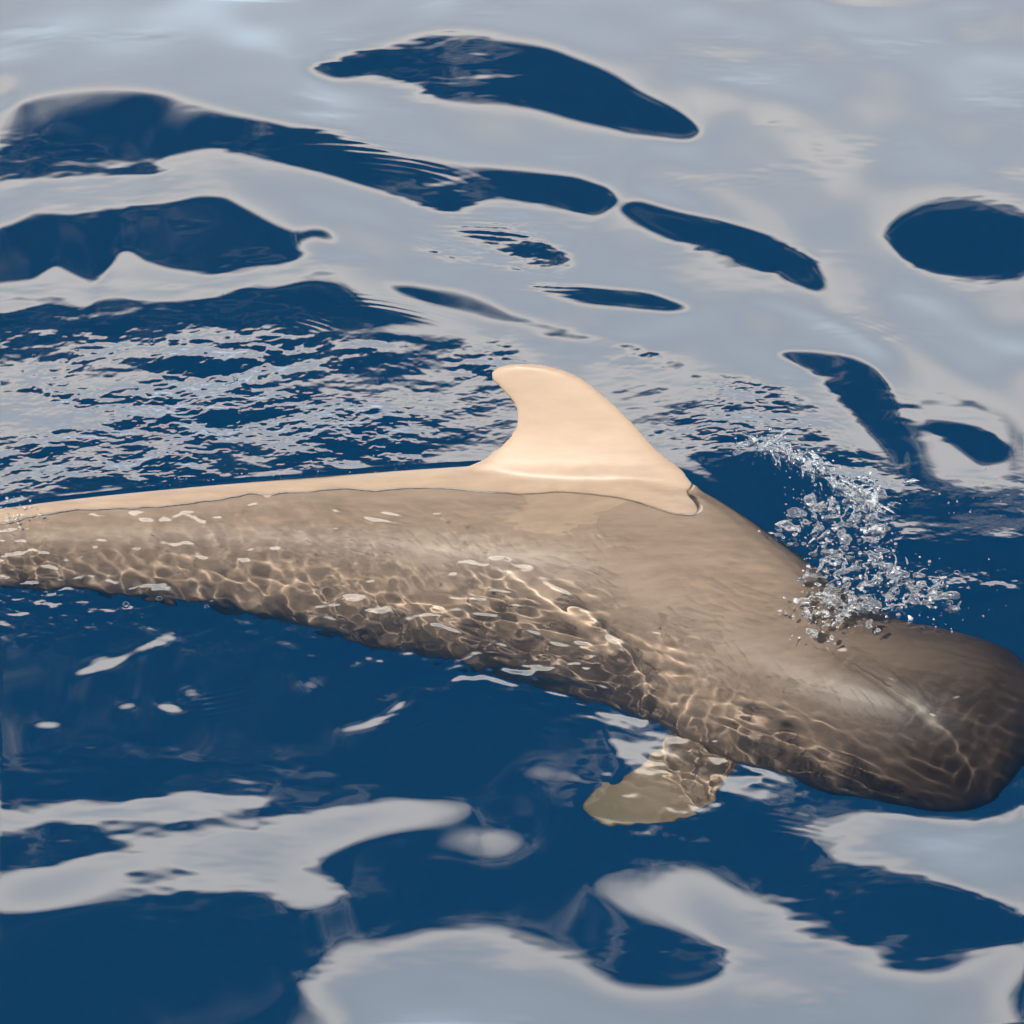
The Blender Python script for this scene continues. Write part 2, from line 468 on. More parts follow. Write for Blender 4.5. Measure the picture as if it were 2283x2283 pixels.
# ------------------------------------------------------------------ heights of the sea
NX, NY = 1024, 2048
X0, X1, Y0, Y1 = -2.55, 2.55, -3.2, 4.5
gx = X0 + (X1 - X0) * np.arange(NX) / NX
gy = Y0 + (Y1 - Y0) * np.arange(NY) / NY
GX, GY = np.meshgrid(gx, gy)


def to_picture(x, y, z=0.0):
    dx, dy, dz = x - CAM.x, y - CAM.y, z - CAM.z
    w = dx * FWD.x + dy * FWD.y + dz * FWD.z
    a = (dx * RIGHT.x + dy * RIGHT.y + dz * RIGHT.z) / w
    b = (dx * UP.x + dy * UP.y + dz * UP.z) / w
    return (a / TH + 1) / 2, (1 - b / TH) / 2


def sample(img, u, v):
    px = np.clip((u + MARG) * RES - 0.5, 0, NP_ - 1.001)
    py = np.clip((v + MARG) * RES - 0.5, 0, NP_ - 1.001)
    i, j = px.astype(int), py.astype(int)
    a, b = px - i, py - j
    return (img[j, i] * (1 - a) * (1 - b) + img[j, i + 1] * a * (1 - b) + img[j + 1, i] * (1 - a) * b + img[j + 1, i + 1] * a * b)


KX = 2 * math.pi * np.fft.rfftfreq(NX, (X1 - X0) / NX)[None, :]
KY = 2 * math.pi * np.fft.fftfreq(NY, (Y1 - Y0) / NY)[:, None]
K = np.hypot(KX, KY)


def wave_noise(lo, hi, power, ax=1.0, ay=1.0, seed=0):
    """Random waves of wavelength lo..hi metres, unit rms slope."""
    g = np.random.default_rng(seed)
    sp = np.fft.rfft2(g.standard_normal((NY, NX)))
    k = np.hypot(KX * ax, KY * ay) + 1e-6
    lam = 2 * math.pi / k
    band = np.exp(-(np.clip(lo / lam - 1, 0, None) * 2.0) ** 2) * np.exp(-(np.clip(lam / hi - 1, 0, None) * 1.2) ** 2)
    sp = sp * band * k ** (-power)
    sl = np.fft.irfft2(sp * 1j * KY, s=(NY, NX))
    return np.fft.irfft2(sp, s=(NY, NX)) / sl.std()


U, V = to_picture(GX, GY)
f = sample(F, U, V)
ch = sample(CH, U, V)
inside = np.clip((np.minimum(np.minimum(U, 1 - U), np.minimum(V, 1 - V)) + 0.05) / 0.05, 0, 1)
depress = np.degrees(np.arctan2(CAM.z, np.hypot(GX - CAM.x, GY - CAM.y)))
# elevation of the sky the water should mirror
gentle = wave_noise(0.5, 2.5, 2.2, 0.5, 1.0, 3)
gentle_s = np.fft.irfft2(np.fft.rfft2(gentle) * 1j * KY, s=(NY, NX))
ws = sample(CW, U, V)
f = f - 1.1 * np.clip(ws, 0, 1)
feather = np.fft.irfft2(np.fft.rfft2(wave_noise(0.05, 0.35, 2.1, 1.5, 0.9, 21)) * 1j * KY, s=(NY, NX))
fpatch = np.clip(wave_noise(0.3, 1.2, 2.0, 1.0, 0.7, 22) / 0.05, 0, 2)
elev = EDGE - np.where(f > 0, 12.0, np.where(V < 0.32, 9.5, 6.5)) * f + (1.0 + 2.0 * np.clip(f, 0, 1)) * gentle_s + feather * fpatch * 0.75
elev = np.where(f > 0.35, np.minimum(elev, EDGE - 2.5), elev)
slope = np.tan(np.radians((elev - depress) / 2)) * inside
sh = np.fft.rfft2(slope)
H = np.fft.irfft2(-1j * KY * sh / (KY ** 2 + 0.035 * KX ** 2 + 0.15), s=(NY, NX))
# trains of capillary waves on the shoulders of the larger waves: place, one wavelength (picture steps), reach along the crests, slope
for px, py, dx, dy, reach, amp in ((742, 322, 5, -9, 75, .05), (700, 292, 4, -10, 60, .04), (950, 446, 5, -9, 70, .06), (905, 425, 3, -9, 50, .04), (592, 628, 9, -6, 26, .07),
                                   (740, 600, 4, -8, 70, .05), (1037, 1284, 5, -10, 60, .05), (765, 1330, 7, 9, 50, .035), (1480, 1512, 3, -10, 60, .035),
                                   (1696, 800, 11, 2, 60, .04), (1650, 640, 10, -6, 60, .025), (420, 1290, 5, 9, 45, .03), (1030, 545, 2, -8, 70, .04)):
    q0, q1 = at_z(px, py), at_z(px + dx, py + dy)
    wv = q1 - q0
    lam = math.hypot(wv.x, wv.y)
    kx, ky = wv.x / lam, wv.y / lam
    a_ = (GX - q0.x) * kx + (GY - q0.y) * ky
    b_ = -(GX - q0.x) * ky + (GY - q0.y) * kx
    a_ = a_ + 0.35 * b_ * b_ / 0.5
    rl = (at_z(px + reach, py + reach * 0.4) - q0).length
    env = np.exp(-(a_ / (2.0 * lam)) ** 2 - (b_ / rl) ** 2)
    H = H + env * (amp * lam / (2 * math.pi)) * np.sin(2 * math.pi * a_ / lam)
# open sea around the picture
swell = wave_noise(0.3, 1.6, 2.2, 0.7, 1.0, 5) * 0.07
H = H + swell * (1 - inside)
# ripples
rip = wave_noise(0.028, 0.32, 2.0, 1.15, 0.85, 8)
rip2 = wave_noise(0.016, 0.05, 1.2, 1.0, 0.9, 9)
fine = wave_noise(0.022, 0.075, 1.8, 0.9, 0.9, 10)
lens = wave_noise(0.05, 0.16, 2.0, 1.0, 1.0, 12)
def wave_dir(lo, hi, ang, spread, seed):
    sp = np.fft.rfft2(wave_noise(lo, hi, 1.6, 1.0, 1.0, seed))
    th = np.arctan2(KY, KX) - math.radians(ang)
    th = np.abs((th + math.pi / 2) % math.pi - math.pi / 2)
    h_ = np.fft.irfft2(sp * np.exp(-(th / math.radians(spread)) ** 2), s=(NY, NX))
    gy_ = np.fft.irfft2(np.fft.rfft2(h_) * 1j * K, s=(NY, NX))
    return h_ / gy_.std()


broad = wave_noise(0.13, 0.45, 2.4, 0.9, 0.9, 41)
train1 = wave_dir(0.048, 0.12, 62, 30, 42)
train2 = wave_dir(0.045, 0.11, -38, 26, 43)
train3 = wave_dir(0.026, 0.05, 20, 16, 44)
PXX = U * PIX
z_tail = np.clip((760 - PXX) / 260, 0, 1)
z_mid = np.clip((PXX - 480) / 260, 0, 1) * np.clip((1330 - PXX) / 220, 0, 1)
z_head = np.clip((PXX - 1080) / 200, 0, 1)
vary = np.clip(0.7 + 0.5 * np.clip(wave_noise(0.2, 0.8, 2.0, 1.0, 0.8, 45) / 0.04, -2, 2), 0.1, 1.8)
vary2 = np.clip(0.7 - 0.5 * np.clip(wave_noise(0.2, 0.8, 2.0, 1.0, 0.8, 46) / 0.04, -2, 2), 0.05, 1.8)
patch = np.clip(0.75 + 0.45 * np.clip(wave_noise(0.25, 1.0, 2.0, 1.0, 0.7, 14) / 0.05, -2, 2), 0.25, 1.6)
H = H + ch * patch * (0.085 * rip + 0.06 * rip2)
H = H + ws * (z_tail * (0.030 * fine * patch + 0.050 * lens) + z_mid * (0.040 * broad + 0.050 * train1 * vary + 0.014 * train3 * vary2 + 0.030 * lens * vary2)
                  + z_head * (0.028 * broad + 0.044 * train1 * vary2 + 0.040 * train2 * vary + 0.006 * train3)) + sample(CL, U, V) * 0.035 * lens
# two long low ridges of water that gather the sunlight into streaks
for amp, sig, line in ((0.0045, 0.03, ((1590, 1225), (1650, 1255), (1705, 1290), (1757, 1332), (1790, 1372))),
                       (0.0065, 0.032, ((940, 1060), (1000, 1090), (1060, 1130), (1115, 1172), (1170, 1225)))):
    q = [at_z(*p_) for p_ in line]
    dd = np.full(GX.shape, 9.0)
    for q0, q1 in zip(q[:-1], q[1:]):
        ex, ey = q1.x - q0.x, q1.y - q0.y
        tt = np.clip(((GX - q0.x) * ex + (GY - q0.y) * ey) / (ex * ex + ey * ey), 0, 1)
        dd = np.minimum(dd, np.hypot(GX - q0.x - tt * ex, GY - q0.y - tt * ey))
    H = H + amp * np.exp(-(dd / sig) ** 2)
H = H + 0.0003 * rip2
# edge falls to level
wx = np.clip(np.minimum(GX - X0, X1 - GX) / 0.3, 0, 1)
wy = np.clip(np.minimum(GY - Y0, Y1 - GY) / 0.3, 0, 1)
H *= (wx * wx * (3 - 2 * wx)) * (wy * wy * (3 - 2 * wy))

WHALE_Y = (-1.1, 0.75)
rows = [j for j in range(NY) if (WHALE_Y[0] < gy[j] < WHALE_Y[1]) or j % 2 == 0]
cols = [i for i in range(0, NX)]


def outward(start, step, limit=6000.0):
    r, x, d = [], start, step
    while x < limit:
        d *= 1.22
        x += d
        r.append(x)
    return np.array(r)


ox = outward(0, 0.01)
def grid_mesh(name, ax, ay, Z, material):
    n, m_ = len(ax), len(ay)
    co = np.empty((m_, n, 3), np.float32)
    co[..., 0] = ax[None, :]
    co[..., 1] = ay[:, None]
    co[..., 2] = Z
    me = bpy.data.meshes.new(name)
    me.vertices.add(n * m_)
    me.vertices.foreach_set('co', co.ravel())
    idx = np.arange(n * m_).reshape(m_, n)
    q = np.stack([idx[:-1, :-1], idx[:-1, 1:], idx[1:, 1:], idx[1:, :-1]], -1).reshape(-1, 4)
    me.loops.add(q.size)
    me.loops.foreach_set('vertex_index', q.ravel().astype(np.int32))
    me.polygons.add(len(q))
    me.polygons.foreach_set('loop_start', (np.arange(len(q)) * 4).astype(np.int32))
    me.polygons.foreach_set('use_smooth', np.ones(len(q), bool))
    me.update(calc_edges=True)
    o = bpy.data.objects.new(name, me)
    COL.objects.link(o)
    me.materials.append(material)
    return o


deep = mesh_obj('deep_water', [(-6000, -6000, -9), (6000, -6000, -9), (6000, 6000, -9), (-6000, 6000, -9)], [(0, 1, 2, 3)], M_DEEP)
tag(deep, 'dark blue depth of the open sea', 'sea', kind='structure')

# ------------------------------------------------------------------ the whale
ST = [  # picture x, y of the body axis, its level (or, past 0.5, 1 + how far the round of the back stands out of the water), half width, half height, ridge
    (-760, 1120, -0.27, 0.04, 0.06, 0.0),
    (-600, 1110, -0.25, 0.06, 0.10, 0.1),
    (-300, 1100, -0.20, 0.10, 0.14, 0.2),
    (0, 1085, 0.983, 0.14, 0.18, 0.24),
    (250, 1085, 0.978, 0.19, 0.222, 0.235),
    (500, 1106, 0.973, 0.26, 0.285, 0.23),
    (750, 1152, 0.968, 0.36, 0.382, 0.225),
    (1000, 1186, 0.964, 0.425, 0.445, 0.22),
    (1220, 1232, 0.966, 0.465, 0.475, 0.19),
    (1400, 1330, 0.960, 0.41, 0.41, 0.07),
    (1580, 1412, -0.445, 0.365, 0.365, 0.0),
    (1730, 1452, -0.465, 0.37, 0.37, 0.0),
    (1840, 1476, -0.475, 0.34, 0.34, 0.0),
    (1905, 1491, -0.48, 0.27, 0.275, 0.0),
    (1945, 1500, -0.48, 0.20, 0.21, 0.0),
    (1970, 1506, -0.48, 0.09, 0.09, 0.0),
]


def at_level(px, py, z):
    d = ray(px, py)
    return CAM + d * ((z - CAM.z) / d.z)


def catmull(rows_, n):
    a = np.array(rows_, float)
    out = []
    for i in range(len(a) - 1):
        p0, p1, p2, p3 = a[max(i - 1, 0)], a[i], a[i + 1], a[min(i + 2, len(a) - 1)]
        for k in range(n):
            t = k / n
            out.append(0.5 * (2 * p1 + (p2 - p0) * t + (2 * p0 - 5 * p1 + 4 * p2 - p3) * t * t + (3 * p1 - p0 - 3 * p2 + p3) * t ** 3))
    out.append(a[-1])
    return np.array(out)


def ring_skin(rings):
    verts, faces = [], []
    n = len(rings[0])
    for r in rings: verts += list(r)
    for i in range(len(rings) - 1):
        for k in range(n):
            a, b = i * n + k, i * n + (k + 1) % n
            faces.append((a, b, b + n, a + n))
    faces.append(tuple(range(n - 1, -1, -1)))
    faces.append(tuple(range((len(rings) - 1) * n, len(rings) * n)))
    return verts, faces


def build_whale():
    axis = []
    for px, py, z, w, h, rdg in ST:
        if z > 0.5:
            q = at_level(px, py, -h)
            i_, j_ = int((q.x - X0) / (X1 - X0) * NX), int((q.y - Y0) / (Y1 - Y0) * NY)
            i_, j_ = min(max(i_, 40), NX - 40), min(max(j_, 40), NY - 40)
            lv = float(H[j_ - 30:j_ + 30, i_ - 30:i_ + 30].mean())
            z = lv + (z - 1) - h
        axis.append((*at_level(px, py, z), w, h, rdg))
    sm = catmull(axis, 6)
    ker = np.array([1, 2, 3, 4, 3, 2, 1]) / 16.0
    for _ in range(2):
        pad = np.vstack([np.repeat(sm[:1], 3, 0), sm, np.repeat(sm[-1:], 3, 0)])
        av = np.stack([np.convolve(pad[:, c_], ker, 'valid') for c_ in range(6)], 1)
        sm[6:-22] = av[6:-22]
    rings = []
    for i, s in enumerate(sm):
        a, b = sm[max(i - 5, 0)], sm[min(i + 5, len(sm) - 1)]
        t = Vector(b[:3] - a[:3]).normalized()
        side = t.cross(Vector((0, 0, 1))).normalized()
        up = side.cross(t).normalized()
        w, h = max(s[3], .01), max(s[4], .01)
        loop = []
        for k in range(48):
            q = 2 * math.pi * k / 48
            g_ = 1 + max(s[5], 0) * math.exp(-((q - math.radians(114)) / 0.30) ** 2)
            loop.append(Vector(s[:3]) + side * (w * math.cos(q) * g_) + up * (h * math.sin(q) * g_))
        rings.append(loop)
    V_, F_ = ring_skin(rings)
    parts = [(V_, F_)]
    # dorsal fin in the upright plane along the back
    b0, b1 = Vector(axis[6][:3]), Vector(axis[8][:3])
    t = (b1 - b0); t.z = 0; t.normalize()
    nrm = t.cross(Vector((0, 0, 1)))
    roll = math.radians(24)
    fnrm = (nrm * math.cos(roll) + Vector((0, 0, 1)) * math.sin(roll)).normalized()    # the whale rolls away a little

    def on_plane(px, py):
        d = ray(px, py)
        return CAM + d * ((b0 - CAM).dot(fnrm) / d.dot(fnrm))
    fin = [(1060, 800, 1380), (990, 800, 1360), (930, 820, 1325), (900, 850, 1300), (880, 880, 1283), (868, 905, 1265), (850, 930, 1245), (835, 948, 1230), (815, 964, 1212), (795, 971, 1195),
           (775, 971, 1175), (755, 962, 1153), (735, 942, 1130), (715, 924, 1103), (702, 923, 1078), (694, 932, 1052), (689, 948, 1025), (687, 965, 1000)]
    rg = []
    fin = [tuple(r_) for r_ in catmull(fin, 3)]
    for k, (py, xa, xb) in enumerate(fin):
        A, B = on_plane(xa, py), on_plane(xb, py)
        c = (B - A).length
        th = max(min(0.085, 0.13 * c) * (1 - 0.6 * k / (len(fin) - 1)), 0.036 if k < len(fin) - 1 else 0.02)
        up_, dn_ = [], []
        for q in range(15):
            a = q / 14
            x = 0.5 - 0.5 * math.cos(a * math.pi)
            y = th * 0.5 * (0.8 * math.sqrt(max(1 - (2 * x - 1) ** 2, 0)) + 0.6 * math.sqrt(max(1 - x, 0)) * x ** 0.9)
            up_.append(A.lerp(B, x) + fnrm * y)
            dn_.append(A.lerp(B, x) - fnrm * y)
        rg.append(up_ + dn_[-2:0:-1])
    parts.append(ring_skin(rg))
    # flippers
    fl = [((1470, 1310), (1310, 1270), -.70, .13), ((1460, 1345), (1300, 1315), -.73, .11), ((1445, 1385), (1268, 1345), -.75, .09), ((1402, 1415), (1236, 1392), -.77, .07), ((1366, 1450), (1200, 1430), -.78, .06), ((1357, 1487), (1160, 1462), -.79, .05),
          ((1320, 1512), (1120, 1482), -.79, .045), ((1250, 1534), (1100, 1500), -.795, .035), ((1180, 1541), (1098, 1510), -.80, .026), ((1140, 1537), (1105, 1520), -.80, .014)]
    rg, rg2 = [], []
    c0 = Vector(axis[9][:3]); s_ = nrm
    for (la, ta, z, th) in fl:
        A, B = at_z(*ta, z), at_z(*la, z)
        loop = []
        for q in range(18):
            a = 2 * math.pi * q / 18
            loop.append(A.lerp(B, .5 + .5 * math.cos(a)) + Vector((0, 0, th * .5 * math.sin(a))))
        rg.append(loop)
        rg2.append([p - s_ * (2 * (p - c0).dot(s_)) for p in loop][::-1])
    parts.append(ring_skin(rg))
    parts.append(ring_skin(rg2))
    # tail flukes, out of the picture
    tl = Vector(axis[0][:3])
    for sg in (-1, 1):
        rg = []
        for k in range(8):
            u = k / 7
            c = 0.34 * (1 - u) ** 0.8 + 0.03
            o_ = tl + nrm * (sg * 0.46 * u) - t * (0.18 * u * u - .12)
            rg.append([o_ + t * (c * .5 * math.cos(a)) + Vector((0, 0, (.03 * (1 - u) + .008) * math.sin(a))) for a in [2 * math.pi * q / 14 for q in range(14)]])
        parts.append(ring_skin(rg))
    bm = bmesh.new()
    for v, f_ in parts:
        vs = [bm.verts.new(p) for p in v]
        fs = [bm.faces.new([vs[i] for i in q]) for q in f_]
    bmesh.ops.recalc_face_normals(bm, faces=bm.faces)
    me = bpy.data.meshes.new('whale_raw')
    bm.to_mesh(me); bm.free()
    o = bpy.data.objects.new('whale_raw', me)
    COL.objects.link(o)
    r = o.modifiers.new('r', 'REMESH'); r.mode = 'VOXEL'; r.voxel_size = 0.008; r.use_smooth_shade = True
    s2 = o.modifiers.new('s', 'SMOOTH'); s2.factor = 0.5; s2.iterations = 14
    dg = bpy.context.evaluated_depsgraph_get()
    ev = o.evaluated_get(dg)
    me2 = bpy.data.meshes.new_from_object(ev, depsgraph=dg)
    bpy.data.objects.remove(o)
    me2.name = 'pilot_whale'
    w = bpy.data.objects.new('pilot_whale', me2)
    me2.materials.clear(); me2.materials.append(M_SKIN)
    me2.polygons.foreach_set('use_smooth', [True] * len(me2.polygons))
    COL.objects.link(w)
    n_ = len(me2.vertices)
    co = np.empty(n_ * 3); me2.vertices.foreach_get('co', co); co = co.reshape(-1, 3)
    upv = np.array(fnrm.cross(t)); upv *= np.sign(upv[2])
    hgt = (co - np.array(b1)) @ upv
    lng = (co - np.array(b1)) @ np.array(t)
    ff = np.clip((hgt - 0.50 - 0.10 * lng) / 0.20, 0, 1)
    ah_ = me2.attributes.new('height', 'FLOAT', 'POINT')
    ah_.data.foreach_set('value', hgt)
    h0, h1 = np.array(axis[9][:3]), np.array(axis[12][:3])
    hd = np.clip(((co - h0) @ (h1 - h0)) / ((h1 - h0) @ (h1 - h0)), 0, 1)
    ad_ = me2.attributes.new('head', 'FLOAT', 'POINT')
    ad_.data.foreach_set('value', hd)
    tp, rt = np.array(at_z(1120, 1515, -.8)), np.array(at_z(1330, 1420, -.77))
    fl_ = np.clip(((co - rt) @ (tp - rt)) / ((tp - rt) @ (tp - rt)), 0, 1) * (co[:, 2] < -0.6) * (np.hypot(*(co[:, :2] - tp[:2]).T) < 0.5)
    af_ = me2.attributes.new('flipper', 'FLOAT', 'POINT')
    af_.data.foreach_set('value', fl_)
    at_ = me2.attributes.new('fin', 'FLOAT', 'POINT')
    at_.data.foreach_set('value', ff)
    w.cycles.is_caustics_receiver = True
    tag(w, 'young brown pilot whale surfacing with its hooked dorsal fin out of the water', 'whale')
    return w


whale = build_whale()


def drain():
    """Water thinner than about a centimetre runs off the whale's back."""
    global H
    me = whale.data
    n_ = len(me.vertices)
    co = np.empty(n_ * 3); me.vertices.foreach_get('co', co); co = co.reshape(-1, 3)
    no = np.empty(n_ * 3); me.vertices.foreach_get('normal', no); no = no.reshape(-1, 3)
    fin_ = np.empty(n_); me.attributes['height'].data.foreach_get('value', fin_)
    ok = (no[:, 2] > 0.25) & (fin_ < 0.585) & (co[:, 0] > X0) & (co[:, 0] < X1 - .02)
    co = co[ok]
    c = 0.014
    gx_, gy_ = int((X1 - X0) / c) + 2, int((Y1 - Y0) / c) + 2
    idx = ((co[:, 1] - Y0) / c).astype(int) * gx_ + ((co[:, 0] - X0) / c).astype(int)
    cnt = np.bincount(idx, minlength=gx_ * gy_).reshape(gy_, gx_).astype(float)
    sz = np.bincount(idx, weights=co[:, 2], minlength=gx_ * gy_).reshape(gy_, gx_)
    cb, sb = gblur(cnt, 0.7), gblur(sz, 0.7)
    zmap = np.where(cb > 0.05, sb / np.maximum(cb, 0.05), -1.0)
    px = np.clip((GX - X0) / c - 0.5, 0, gx_ - 1.001)
    py = np.clip((GY - Y0) / c - 0.5, 0, gy_ - 1.001)
    i, j = px.astype(int), py.astype(int)
    a, b = px - i, py - j
    skin = zmap[j, i] * (1 - a) * (1 - b) + zmap[j, i + 1] * a * (1 - b) + zmap[j + 1, i] * (1 - a) * b + zmap[j + 1, i + 1] * a * b
    m_ = (H - skin < 0.0122) & (skin > -0.25)
    H2 = np.where(m_, np.minimum(H, skin - 0.008), H)
    near = gblur(m_.astype(float), 5.0) > 0.01
    H = np.where(near, gblur(H2, 1.7), H2)


drain()

ax = np.concatenate([X0 - ox[::-1], gx[cols], gx[-1] + ox])
ay = np.concatenate([Y0 - ox[::-1], gy[rows], gy[-1] + ox])
Z = np.zeros((len(ay), len(ax)))
Z[len(ox):len(ox) + len(rows), len(ox):len(ox) + len(cols)] = H[np.ix_(rows, cols)]


sea = grid_mesh('sea_surface', ax, ay, Z, M_WATER)
tag(sea, 'calm glassy blue sea mirroring pale cloud', 'sea', kind='structure')
sea.cycles.is_caustics_caster = True


# ------------------------------------------------------------------ splash at the blowhole
def splash_material():
    m, n, l = mat('splash_water')
    g = N(n, 'ShaderNodeBsdfPrincipled', inp={'Roughness': 0.03, 'IOR': 1.333})
    g.inputs['Transmission Weight'].default_value = 1.0
    g.inputs['Base Color'].default_value = (0.97, 0.98, 1, 1)
    tc = N(n, 'ShaderNodeTexCoord')
    nz = N(n, 'ShaderNodeTexNoise', inp={'Scale': 38.0, 'Detail': 4.0, 'Roughness': 0.6})
    l.new(tc.outputs['Object'], nz.inputs['Vector'])
    mr = N(n, 'ShaderNodeMapRange', interpolation_type='SMOOTHSTEP', inp={1: 0.5, 2: 0.72, 3: 0.05, 4: 0.5})
    l.new(nz.outputs['Fac'], mr.inputs[0])
    d = N(n, 'ShaderNodeBsdfDiffuse', inp={'Color': (0.8, 0.82, 0.84, 1)})
    mx = N(n, 'ShaderNodeMixShader')
    l.new(mr.outputs[0], mx.inputs[0])
    l.new(g.outputs[0], mx.inputs[1]); l.new(d.outputs[0], mx.inputs[2])
    gl = N(n, 'ShaderNodeBsdfGlossy', inp={'Roughness': 0.2})
    m3 = N(n, 'ShaderNodeMixShader', inp={0: 0.06})
    l.new(mx.outputs[0], m3.inputs[1]); l.new(gl.outputs[0], m3.inputs[2])
    out = N(n, 'ShaderNodeOutputMaterial')
    l.new(m3.outputs[0], out.inputs[0])
    return m


def bubble_material():
    m, n, l = mat('bubble_film')
    fr = N(n, 'ShaderNodeLayerWeight', inp={0: 0.35})
    gl = N(n, 'ShaderNodeBsdfGlossy', inp={'Roughness': 0.03, 'Color': (1, 1, 1, 1)})
    tr = N(n, 'ShaderNodeBsdfTransparent')
    mx = N(n, 'ShaderNodeMixShader')
    l.new(fr.outputs['Fresnel'], mx.inputs[0])
    l.new(tr.outputs[0], mx.inputs[1]); l.new(gl.outputs[0], mx.inputs[2])
    out = N(n, 'ShaderNodeOutputMaterial')
    l.new(mx.outputs[0], out.inputs[0])
    return m


M_SPLASH = splash_material()
M_BUBBLE = bubble_material()


def level(x, y):
    i = int(np.clip(round((x - X0) / (X1 - X0) * NX), 0, NX - 1))
    j = int(np.clip(round((y - Y0) / (Y1 - Y0) * NY), 0, NY - 1))
    return float(H[j, i])


def splash():
    g = random.Random(4)
    from mathutils import Matrix, noise
    tb = bmesh.new()
    bmesh.ops.create_icosphere(tb, subdivisions=2, radius=1.0)
    tb.verts.ensure_lookup_table()
    tv = [v.co.copy() for v in tb.verts]
    tf = [tuple(v.index for v in f_.verts) for f_ in tb.faces]
    tb.free()
    big, small = ([], []), ([], [])

    def blob(c, r, flat=1.0):
        vs, fs = big if r >= .0045 else small
        st = Vector((g.uniform(.7, 1.7), g.uniform(.7, 1.4), g.uniform(.6, 1.1) * flat)) * r
        mtx = Matrix.Rotation(g.uniform(0, 6.3), 3, 'Z') @ Matrix.Rotation(g.uniform(-.5, .5), 3, 'X')
        k0 = len(vs)
        sd = Vector((g.uniform(0, 50), g.uniform(0, 50), 0))
        for v in tv:
            q = mtx @ Vector((v.x * st.x, v.y * st.y, v.z * st.z))
            vs.append(c + q * (1 + 0.7 * noise.noise(v * 1.1 + sd)))
        fs.extend(tuple(i + k0 for i in f_) for f_ in tf)

    def strand(p, q, r, bow):
        vs, fs = big
        n = 10
        mid = (p + q) / 2 + bow
        ax_ = (q - p).normalized()
        sd = ax_.cross(Vector((0.2, 0.3, 1))).normalized()
        up_ = sd.cross(ax_)
        k0 = len(vs)
        for k in range(n):
            t_ = k / (n - 1)
            c = p.lerp(mid, t_).lerp(mid.lerp(q, t_), t_)
            c = c + noise.noise_vector(c * 40) * .006
            rr = r * (0.3 + math.sin(math.pi * t_) ** 0.7) * g.uniform(.5, 1.6)
            vs.extend(c + sd * (rr * math.cos(a) * 1.5) + up_ * (rr * math.sin(a)) for a in [2 * math.pi * i / 7 for i in range(7)])
        for k in range(n - 1):
            for i in range(7):
                a_, b_ = k0 + k * 7 + i, k0 + k * 7 + (i + 1) % 7
                fs.append((a_, b_, b_ + 7, a_ + 7))
        fs.append(tuple(range(k0 + 6, k0 - 1, -1)))
        fs.append(tuple(range(k0 + (n - 1) * 7, k0 + n * 7)))

    crest = [(1392, 872), (1430, 868), (1470, 880), (1510, 895), (1550, 915), (1590, 940), (1620, 965), (1650, 985)]
    mass = [(1505, 1010), (1530, 990), (1560, 1040), (1590, 1000), (1600, 1070), (1640, 1010), (1650, 1060), (1540, 1090), (1580, 1120), (1625, 1105), (1680, 1100),
            (1530, 1140), (1560, 1170), (1610, 1150), (1660, 1140), (1710, 1120), (1745, 1125), (1770, 1135), (1600, 960), (1640, 960)]

    def on_water(px, py, dz):
        p = at_z(px, py)
        return Vector((p.x, p.y, level(p.x, p.y) + dz))

    def along(line, u):
        k = min(int(u * (len(line) - 1)), len(line) - 2)
        t_ = u * (len(line) - 1) - k
        return (line[k][0] + (line[k + 1][0] - line[k][0]) * t_, line[k][1] + (line[k + 1][1] - line[k][1]) * t_)
    # filaments and drops of the thrown-up crest
    for k in range(75):
        x, y = along(crest, g.random())
        x += g.gauss(0, 7); y += g.gauss(0, 8) + 8 * g.random()
        L = g.uniform(10, 46)
        ang = math.radians(26 + g.gauss(0, 22))
        a = on_water(x, y, g.uniform(-.004, .014))
        b = on_water(x + L * math.cos(ang), y + L * math.sin(ang), g.uniform(-.004, .018))
        strand(a, b, g.uniform(.0016, .004), Vector((g.gauss(0, .01), g.gauss(0, .012), g.uniform(0, .012))))
    for k in range(60):
        x, y = along(crest, g.random())
        blob(on_water(x + g.gauss(0, 8), y + g.gauss(0, 9), g.uniform(-.004, .006)), g.uniform(.005, .012), .6)
    for k in range(200):
        x, y = along(crest, g.random())
        blob(on_water(x + g.gauss(0, 14), y + g.gauss(0, 16), abs(g.gauss(.006, .016))), g.choice((.001, .0015, .002, .003, .004)))
    # tumbling mass of water over the blowhole
    for cx, cy_ in mass:
        for k in range(6):
            x, y = cx + g.gauss(0, 19), cy_ + g.gauss(0, 15)
            blob(on_water(x, y, g.uniform(-.006, .003)), g.uniform(.008, .022), .42)
        for k in range(12):
            x, y = cx + g.gauss(0, 22), cy_ + g.gauss(0, 18)
            blob(on_water(x, y, g.uniform(-.003, .007)), g.uniform(.0045, .008), .8)
        for k in range(24):
            x, y = cx + g.gauss(0, 26), cy_ + g.gauss(0, 21)
            blob(on_water(x, y, abs(g.gauss(.003, .010))), g.choice((.001, .0015, .002, .003)))
        for k in range(6):
            x, y = cx + g.gauss(0, 20), cy_ + g.gauss(0, 14)
            L = g.uniform(10, 40)
            ang = g.uniform(0, 6.3)
            strand(on_water(x, y, g.uniform(-.003, .01)), on_water(x + L * math.cos(ang), y + .6 * L * math.sin(ang), g.uniform(-.003, .016)),
                   g.uniform(.0014, .0032), Vector((g.gauss(0, .012), g.gauss(0, .012), g.uniform(0, .015))))
